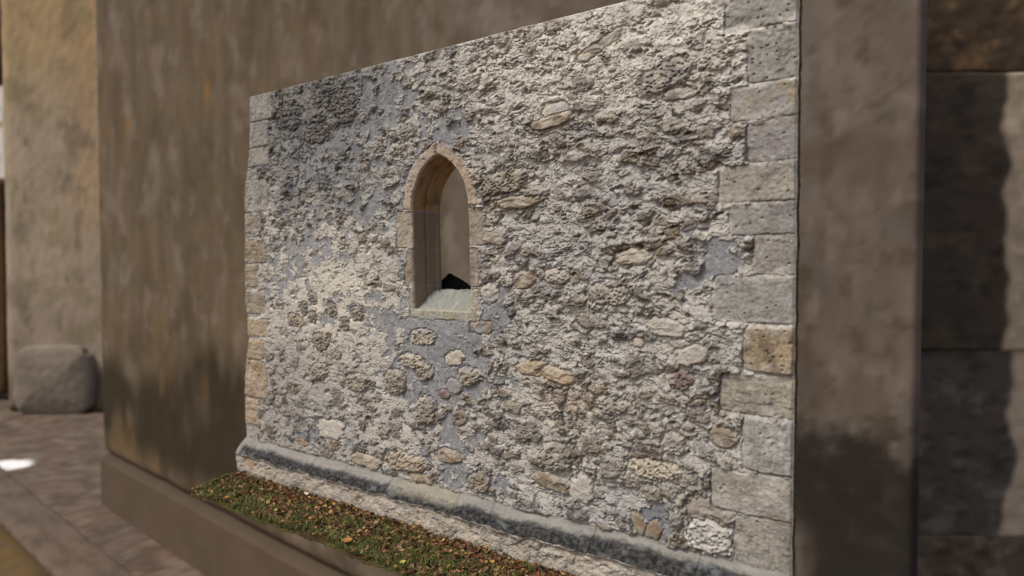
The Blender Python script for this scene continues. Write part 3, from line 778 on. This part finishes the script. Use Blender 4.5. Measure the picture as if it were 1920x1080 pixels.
# a few leaves that catch the eye
def big_leaf(x, y, L, wd, rot, col, label, z=.03):
    p, fa = leaf_shape(L, L * wd, .15, .3, rl)
    p = p @ rotm(.15, -.1, rot).T
    o = mesh_obj("fallen_leaf", p, fa, M_LEAF, None, np.repeat(lin(*col)[None], len(p), 0), smooth=False)
    o.location = (x, y, z)
    return tag(o, label, "leaf", "fallen leaves that stand out")
big_leaf(-3.02, -.50, .075, .36, .4, (164, 114, 62), "large orange leaf on the front edge of the turf strip")
big_leaf(-3.87, -.145, .06, .28, 2.9, (216, 204, 186), "small whitish leaf close to the plinth of the stone wall")
big_leaf(-4.23, -.50, .042, .40, 1.0, (160, 112, 56), "orange yellow leaf near the left tip of the turf strip")
big_leaf(-2.57, -.515, .05, .36, -.6, (176, 158, 76), "yellow leaf on the front edge, nearest the viewer")

# ------------------------------------------------------------------ backdrop: plastered house wall, old stone wall, dark pier, street
CAM = np.array([0, -3.0, EYE])
RGT = np.array([math.sin(_a), math.cos(_a), 0.0]); FWD = np.array([-math.cos(_a), math.sin(_a), 0.0])
def ground_pt(lat, dep, z): return CAM * np.array([1, 1, 0]) + RGT * lat + FWD * dep + np.array([0, 0, z])
ST = -5.35
D0 = 20.0
A0 = ground_pt(-.5905 * D0, D0, 0)                    # left end of the plastered wall
DIR = RGT * .737 - FWD * .676                         # runs to the right and towards the viewer
NRM = np.array([DIR[1], -DIR[0], 0.0])                # out of its face
if np.dot(NRM, CAM * np.array([1, 1, 0]) - A0) < 0: NRM = -NRM
pw = thing("plastered_wall", "tall brown plastered house wall with dark damp stains behind the stone wall", "wall", tuple(A0 + np.array([0, 0, ST])))
PO = np.array(pw.location)
# path: rounded left end, then the face
sf = []
s_ = 0.0
while s_ < 20.72:
    sf.append(s_); s_ += 0.009 * max(5.0, (D0 - .676 * s_))
sf = np.array(sf)
R_ = .28
end = [(-R_ - .0, -6.0 + i * 1.4) for i in range(4)] + [(-R_, -.8)]
arc = [(-R_ * math.cos(t), -R_ + R_ * math.sin(t)) for t in np.linspace(0, math.pi / 2, 8)]
path = end + arc + [(float(s), 0.0) for s in sf[1:]]
path = np.array(path)
sE = path[-1, 0]
tail = [(sE + .03, -.012), (sE + .05, -.05), (sE + .05, -.2)] + [(sE + .05 - 1.25 * q, -.2 - 5.6 * q) for q in np.linspace(.02, 1, 40)]
path = np.concatenate([path, np.array(tail)])
s_run = np.concatenate([path[:len(end) + len(arc), 0] * .5 - .2, path[len(end) + len(arc):, 0]]).astype(F)
s_run[-40:] = s_run[-41] - 5.6 * np.linspace(.02, 1, 40)
def wall_panel(z0, z1, nz, out, name, colf, lip=None):
    z_ = np.linspace(z0, z1, nz)
    S_, Z_ = np.meshgrid(s_run, z_.astype(F))
    off = out(S_, Z_)
    Q = A0[None, None, :] + path[None, :, 0:1] * DIR + (path[None, :, 1:2] + off[..., None]) * NRM
    Q = Q + np.array([0, 0, 1.0]) * Z_[..., None]
    return mesh_obj(name, Q.reshape(-1, 3), grid_faces(nz, len(s_run)), M_BACK, pw, colf(S_, Z_).reshape(-1, 3), off=PO)
PL_TOP = -3.97
def plaster_col(S_, Z_):
    dep = D0 - .676 * S_
    k = 1.0 / np.maximum(dep, 4)                       # streaks are finer where the wall was patched near the right end
    c = np.zeros(S_.shape + (3,), F); c[:] = lin(102, 88, 69)
    c = mixc(c, lin(102, 92, 83), ss(9, 20, S_))
    lg = np.log(np.maximum(dep, 3.5)).astype(F)
    zn = (Z_ / dep).astype(F)
    st = fbm(lg * 26, zn * 5, 4, 1501, .6); st2 = fbm(lg * 9, zn * 4, 3, 1511); st3 = fbm(lg * 60, zn * 10, 3, 1521)
    c = c * (1 + .34 * st + .22 * st2 + .24 * st3)[..., None]
    c = mixc(c, lin(128, 116, 104), ss(.1, .5, fbm(lg * 14, zn * 9, 3, 1531)) * .45)
    c = mixc(c, lin(84, 68, 48), ss(.12, .5, fbm(lg * 18, zn * 6, 3, 1541)) * .5)
    c = mixc(c, lin(78, 66, 50), ss(.0, .4, fbm(lg * 36, zn * 20, 5, 1591, .62)) * (.45 + .25 * ss(14, 19, S_))); c = mixc(c, lin(134, 122, 112), ss(.05, .45, fbm(lg * 30, zn * 14, 4, 1595, .6)) * .5)
    c = mixc(c, lin(124, 98, 60), ss(-.1, .35, fbm(lg * 16, zn * 7, 4, 1597, .6)) * ss(1.5, -1.5, Z_) * ss(13, 8, S_) * .55)
    # damp stain low on the left
    hz = -1.5 + 1.1 * fbm(lg * 14, lg * 0, 3, 1551) + 1.3 * np.exp(-((S_ - 7.2) / 1.4) ** 2)
    lo = ss(.7, -.3, Z_ - hz) * ss(-3.9, -2.9, Z_ + .9 * fbm(lg * 20, lg * 0 + 2, 3, 1561)) * ss(10.5, 8.2, S_)
    c = mixc(c, lin(52, 44, 31), lo * .92 * ss(-.35, .2, st2 + .5 * st + .25))
    # damp stain low on the right
    hz2 = .06 + .45 * fbm(lg * 30, zn * 9, 5, 1571, .65) - .22 * ss(19.9, 20.9, S_)
    lo2 = ss(.20, -.22, Z_ - hz2 + .30 * fbm(lg * 50, zn * 22, 4, 1575, .6)) * ss(17.2, 18.6, S_) * (1 - .8 * ss(20.0, 19.75, S_ + .1 * st) * ss(-.75, -1.1, Z_))
    c = mixc(c, lin(40, 37, 33), lo2 * .92)
    c = mixc(c, lin(76, 64, 50), ss(.1, .45, fbm(lg * 40, zn * 26, 3, 1581)) * lo2 * .35)
    # ochre lichen spots
    for (s0, z0, r0) in ((7.05, 5.35, .11), (2.35, 5.3, .13), (.65, 5.35, .09)):
        dd = np.hypot((S_ - s0) / r0, (Z_ - z0) / (r0 * 2.0))
        c = mixc(c, lin(146, 108, 44), np.exp(-dd ** 2) * .8)
    # worn band
    c = mixc(c, lin(92, 78, 64), np.exp(-((Z_ - 2.6 - .1 * st2) / .16) ** 2) * ss(17, 19, S_) * .6)
    return c
wall_panel(PL_TOP + .16, 11.0, 420, lambda S_, Z_: .03 * fbm(S_ * .8, Z_ * .5, 3, 1601) - .12 * np.exp(-(Z_ - PL_TOP - .16) / .08), "wall_plaster", plaster_col)
def plinth_col(S_, Z_):
    c = np.zeros(S_.shape + (3,), F); c[:] = lin(94, 80, 66)
    c = c * (1 + .2 * fbm(S_ * .7, Z_ * .8, 4, 1611))[..., None]
    return mixc(c, lin(60, 52, 42), ss(.25, 0, np.abs(Z_ - PL_TOP - .1)) * .5)
wall_panel(ST, PL_TOP + .15, 40, lambda S_, Z_: .10 + .03 * fbm(S_ * .8, Z_, 3, 1621) - .26 * ss(PL_TOP - .06, PL_TOP + .12, Z_), "wall_plinth", plinth_col)
# body behind the face
bk = [A0 + DIR * -.28 - NRM * 6, A0 + DIR * 19.2 - NRM * 6]
fr = [A0 + DIR * -.28 - NRM * .3, A0 + DIR * 20.6 - NRM * .25]
bvv = []
for z_ in (ST, 11.0):
    bvv += [fr[0] + [0, 0, z_], fr[1] + [0, 0, z_], bk[1] + [0, 0, z_], bk[0] + [0, 0, z_]]
mesh_obj("wall_core", np.array(bvv), [(1, 2, 6, 5), (2, 3, 7, 6), (4, 5, 6, 7), (3, 2, 1, 0)], M_BACK, pw, np.repeat(lin(110, 96, 78)[None], 8, 0), smooth=False, off=PO)

# facing panels: a lumpy block seen from the front, with rounded rim and depth
def block(name, lat0, lat1, dep, z0, z1, thick, colf, parent, rim=.12, seed=0, n=48, yaw=0.0, off=None, wob=.02, rnd=.06):
    u = np.linspace(0, 1, n); U_, V_ = np.meshgrid(u, u); U_ = U_.astype(F); V_ = V_.astype(F)
    w_, h_ = lat1 - lat0, z1 - z0
    dl = np.minimum(np.minimum(U_, 1 - U_) * w_, np.minimum(V_, 1 - V_) * h_)
    e = np.clip(dl / rim, 0, 1); bul = np.sqrt(np.clip(1 - (1 - e) ** 2, 0, 1))
    d_ = thick * bul * .5 + wob * fbm(U_ * w_ * 3 + seed, V_ * h_ * 3, 3, seed)
    # corners rounded
    cu, cv = (U_ - .5) * 2, (V_ - .5) * 2
    rr = 1 - rnd * (np.abs(cu) ** 4 * np.abs(cv) ** 4)
    LAT = lat0 + w_ * (.5 + cu * rr * .5); ZZ = z0 + h_ * (.5 + cv * rr * .5)
    LAT = LAT + .02 * w_ * fbm(V_ * 3, U_ * 0 + seed * .37, 2, seed + 1) * (1 - e); ZZ = ZZ + .02 * h_ * fbm(U_ * 3, V_ * 0 + seed * .37, 2, seed + 2) * (1 - e)
    dd = dep - d_ + yaw * (LAT - lat0)
    b0 = CAM * np.array([1, 1, 0])
    Q = b0 + LAT[..., None] * RGT + dd[..., None] * FWD + ZZ[..., None] * np.array([0, 0, 1.0])
    cf = colf(LAT.astype(F), ZZ.astype(F))
    Q2 = Q + FWD * (thick + d_)[..., None]
    ii = np.arange(n * n).reshape(n, n)
    per = np.concatenate([ii[0, :], ii[1:, -1], ii[-1, ::-1][1:], ii[::-1, 0][1:]])
    sf_ = np.stack([per[:-1], per[:-1] + n * n, per[1:] + n * n, per[1:]], -1)
    fa = np.concatenate([grid_faces(n, n), sf_, grid_faces(n, n)[:, ::-1] + n * n])
    return mesh_obj(name, np.concatenate([Q.reshape(-1, 3), Q2.reshape(-1, 3)]), fa, M_BACK, parent, np.concatenate([cf.reshape(-1, 3)] * 2), off=off if off is not None else (0, 0, 0))

# old stone wall at the left, standing further back
DL = 33.0
def pxl(x, d): return (x - 960) / 1304.0 * d
def pyz(y, d): return EYE + (500 - y) / 1304.0 * d
ob = ground_pt(pxl(95, DL), DL, ST)
ow = thing("old_wall", "pale ochre old stone wall with grey foundation boulders at far left", "wall", tuple(ob))
OO = np.array(ow.location)
def old_col(L_, Z_):
    c = np.zeros(L_.shape + (3,), F); c[:] = lin(178, 161, 138)
    top = ss(6.5, 13, Z_)
    c = mixc(c, lin(186, 158, 112), top * .8)
    c = mixc(c, lin(164, 148, 130), ss(2.5, -2, Z_) * .8)
    c = mixc(c, lin(188, 156, 116), ss(pxl(110, DL), pxl(180, DL), L_) * ss(2, 5, Z_) * .6)
    c = mixc(c, lin(132, 118, 96), ss(.0, .4, fbm(L_ * .8, Z_ * .55, 4, 1703, .6)) * .7); c = mixc(c, lin(104, 92, 72), ss(-2.6, -4.2, Z_ + .8 * fbm(L_ * .9, Z_ * .5, 3, 1705)) * .8)
    n = fbm(L_ * .5, Z_ * .4, 4, 1701); n2 = fbm(L_ * 1.3, Z_ * .9, 3, 1711)
    c = c * (1 + .22 * n + .10 * n2)[..., None]
    c = mixc(c, lin(150, 138, 104), ss(.1, .4, fbm(L_ * .6, Z_ * .6, 3, 1721)) * .6)
    return c
def grey_col(a):
    def f(L_, Z_):
        c = np.zeros(L_.shape + (3,), F); c[:] = lin(*a)
        return c * (1 + .25 * fbm(L_ * .7, Z_ * 1.1, 4, 1731))[..., None]
    return f
zj = pyz(640, DL)
block("wall_body", pxl(14, DL), pxl(230, DL), DL, ST, 16.0, .5, old_col, ow, rim=.5, seed=31, n=120, off=OO, wob=.03, rnd=0)
block("foundation_stone", pxl(36, DL), pxl(184, DL), DL - .55, pyz(778, DL), pyz(645, DL), .9, grey_col((134, 123, 109)), ow, rim=1.9, seed=35, off=OO, rnd=.22, wob=.03)
# brown broken wall at the far left edge, open to the sky half way up
DB = 36.0
bw = thing("broken_wall", "dark brown wall at the left edge with a ragged gap open to bright sky", "wall", tuple(ground_pt(pxl(-60, DB), DB, ST)))
BO = np.array(bw.location)
def brown_col(L_, Z_):
    c = np.zeros(L_.shape + (3,), F); c[:] = lin(96, 74, 50)
    return c * (1 + .25 * fbm(L_ * .9, Z_ * .9, 4, 1741))[..., None]
block("wall_body", pxl(-330, DB), pxl(26, DB), DB, ST, pyz(328, DB), .8, brown_col, bw, rim=.3, seed=51, n=60, off=BO, wob=.04)
block("wall_body", pxl(-330, DB), pxl(25, DB), DB, pyz(160, DB), 17.0, .8, brown_col, bw, rim=.3, seed=53, n=60, off=BO, wob=.04)
block("wall_body", pxl(-330, DB), pxl(-60, DB), DB + .1, pyz(332, DB), pyz(156, DB), .7, brown_col, bw, rim=.3, seed=55, off=BO, wob=.04)

# pale panel added far beyond the gap so that it looks bright
DH = 60.0
hb_ = ground_pt(pxl(-40, DH), DH, ST)
ph = thing("added_bright_panel", "cream white panel added to brighten the gap at the left edge", "panel", tuple(hb_))
HO = np.array(ph.location)
def pale_col(L_, Z_):
    c = np.zeros(L_.shape + (3,), F); c[:] = (.93, .89, .78)
    return mixc(c, lin(150, 120, 84), ss(.15, .4, fbm(L_ * 1.1, Z_ * .9, 3, 1751)) * .8)
block("wall", pxl(-400, DH), pxl(60, DH), DH, ST, 30.0, .6, pale_col, ph, rim=.2, seed=57, n=90, off=HO, wob=.02, rnd=0)  # face of the added bright panel, no real wall
block("added_panel_top", pxl(-420, DH), pxl(70, DH), DH + .3, 30.01, 31.5, 1.6, brown_col, ph, rim=.3, seed=58, off=HO, wob=.02, rnd=0)

# dark masonry pier at the right
DP = 14.0
pb = ground_pt(pxl(1850, DP), DP, ST)
pier = thing("masonry_pier", "dark weathered masonry pier of large blocks at the right edge", "pier", tuple(pb))
RO = np.array(pier.location)
def pier_col(a, b, seed, lightx=None):
    def f(L_, Z_):
        c = np.zeros(L_.shape + (3,), F); c[:] = lin(*a)
        L_ = L_ * .4; Z_ = Z_ * .4
        n = fbm(L_ * 3.2, Z_ * 3.6, 4, seed, .6)
        c = mixc(c, lin(*b), ss(-.02, .45, n) * .85)
        c = mixc(c, lin(54, 48, 40), ss(.0, .5, fbm(L_ * 4, Z_ * 7, 3, seed + 5)) * .6)
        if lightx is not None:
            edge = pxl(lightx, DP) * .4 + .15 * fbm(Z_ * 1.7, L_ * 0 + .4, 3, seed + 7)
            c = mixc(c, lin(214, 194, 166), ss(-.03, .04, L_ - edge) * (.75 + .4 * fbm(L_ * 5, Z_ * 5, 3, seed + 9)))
        return c * (1 + .15 * fbm(L_ * 6, Z_ * 12, 3, seed + 11))[..., None]
    return f
x0p, x1p = pxl(1715, DP), pxl(2240, DP)
zt = [pyz(v, DP) for v in (-330, 143, 138, 659, 654, 1012, 1007, 1300)]
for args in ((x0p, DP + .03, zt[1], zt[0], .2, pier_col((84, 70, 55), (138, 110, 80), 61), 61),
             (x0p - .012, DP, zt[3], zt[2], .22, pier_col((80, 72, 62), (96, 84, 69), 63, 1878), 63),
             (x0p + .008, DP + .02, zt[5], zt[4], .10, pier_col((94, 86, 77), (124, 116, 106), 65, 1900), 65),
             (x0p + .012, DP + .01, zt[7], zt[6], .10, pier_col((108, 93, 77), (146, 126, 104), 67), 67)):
    lx0, dp_, z0_, z1_, th_, cf_, sd_ = args
    block("pier_block", lx0, x1p, dp_, z0_, z1_, th_, cf_, pier, rim=.05, seed=sd_, n=110, off=RO, wob=.03, rnd=.008)
block("pier_base", x0p - .05, x1p, DP + .02, ST, zt[7] - .004, .3, pier_col((70, 60, 50), (88, 74, 60), 69), pier, rim=.06, seed=69, off=RO)
block("pier_core", x0p + .80, x1p - .05, DP + .56, ST, zt[0] - .05, .6, pier_col((58, 50, 42), (70, 60, 50), 71), pier, rim=.02, seed=71, off=RO, rnd=0, wob=0)

# street
n = 260
su = np.linspace(0, 1, n); SU, SV = np.meshgrid(su, su); SU = SU.astype(F); SV = SV.astype(F)
LATs = mix(-30, 14, SU); DEPs = 4 + 41 * SV ** 1.4
Q = ground_pt(0, 0, ST) + LATs[..., None] * RGT + DEPs[..., None] * FWD
WX, WY = Q[..., 0].astype(F), Q[..., 1].astype(F)
al = (Q - A0) @ DIR; ac = (Q - A0) @ NRM                # along / out from the plastered wall
al = al.astype(F); ac = ac.astype(F)
f1, f2, i_, j_, _, _ = worley(al / .75, ac / .5, 1801)
stn = ss(.02, .25, f2 - f1)
c = lin(112, 97, 85) * (1 + .45 * (hash2(i_, j_, 1803) - .5) + .2 * fbm(al * .6, ac * .6, 3, 1811))[..., None]
c = mixc(c, lin(90, 76, 65), 1 - stn)
c = mixc(c, lin(104, 80, 66), ss(.0, .4, fbm(al * .5, ac * .8, 4, 1825, .6)) * .5)
c = mixc(c, lin(74, 66, 56), ss(.0, .35, fbm(al * .9, ac * 1.1, 4, 1827, .6)) * .6)
c = mixc(c, lin(112, 108, 86), ss(.1, .4, fbm(al * .35, ac * .35, 3, 1821)) * .6)
c = mixc(c, lin(112, 62, 44), np.exp(-((ac - 1.6 + .25 * al * 0) / .14) ** 2) * ss(1.5, -.5, al) * .8)
Q[..., 2] += .025 * stn + .03 * fbm(al * .5, ac * .5, 3, 1831)
# patch of sunlight on the paving, painted white into the street colour
sun_patch = np.hypot((WX + 28.3) / .95, (WY - 5.75) / .55) + .25 * fbm(WX * 1.2, WY * 1.2, 3, 1841)
c = mixc(c, np.array((.93, .92, .88), F), ss(1.0, .8, sun_patch))
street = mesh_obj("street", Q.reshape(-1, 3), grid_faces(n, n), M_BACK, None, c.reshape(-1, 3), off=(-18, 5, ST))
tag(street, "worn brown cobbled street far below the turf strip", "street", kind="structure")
big = 1500
tag(mesh_obj("terrain", np.array([(-big, -big, ST - .15), (big, -big, ST - .15), (big, big, ST - .15), (-big, big, ST - .15)]), [(0, 1, 2, 3)], M_BACK, None,
             np.repeat(lin(116, 98, 82)[None], 4, 0), smooth=False), "bare brown ground around the street", "ground", kind="structure")
# kerb and ochre pavement in the bottom left corner
def slab(name, w0, w1, z1, colr, label, seed, kind="structure"):
    nl, nw = 120, 14
    tl = np.linspace(-14, 16, nl); tw = np.linspace(0, 1, nw)
    TL, TW = np.meshgrid(tl, tw); TL = TL.astype(F); TW = TW.astype(F)
    e = np.clip(np.minimum(TW, 1 - TW) * (w1 - w0) / .12, 0, 1)
    zz_ = ST + .0 + z1 * np.sqrt(1 - (1 - e) ** 2) + .02 * fbm(TL * .7, TW * 2, 3, seed)
    Qk = A0 + TL[..., None] * DIR + (w0 + (w1 - w0) * TW)[..., None] * NRM
    Qk[..., 2] = zz_
    ck = lin(*colr) * (1 + .35 * fbm(TL * 1.2, TW * 2, 5, seed + 3, .6))[..., None]
    ck = mixc(ck, lin(84, 72, 60), ss(-.1, .3, fbm(TL * .9, TW * 3, 4, seed + 5, .6)) * .7)
    return tag(mesh_obj(name, Qk.reshape(-1, 3), grid_faces(nw, nl), M_BACK, None, ck.reshape(-1, 3), off=tuple(A0 + DIR * 1 + NRM * w0 + np.array([0, 0, ST]))), label, name, kind=kind)
_k = (np.array([-19.143, 4.016, 0]) - A0) @ NRM
slab("kerb", _k - .5, _k + .75, .07, (106, 92, 80), "worn pale kerb running beside the cobbled street", 1901)
slab("pavement", _k + .754, _k + 3.6, .14, (104, 84, 52), "ochre pavement beyond the kerb in the bottom left corner", 1911)
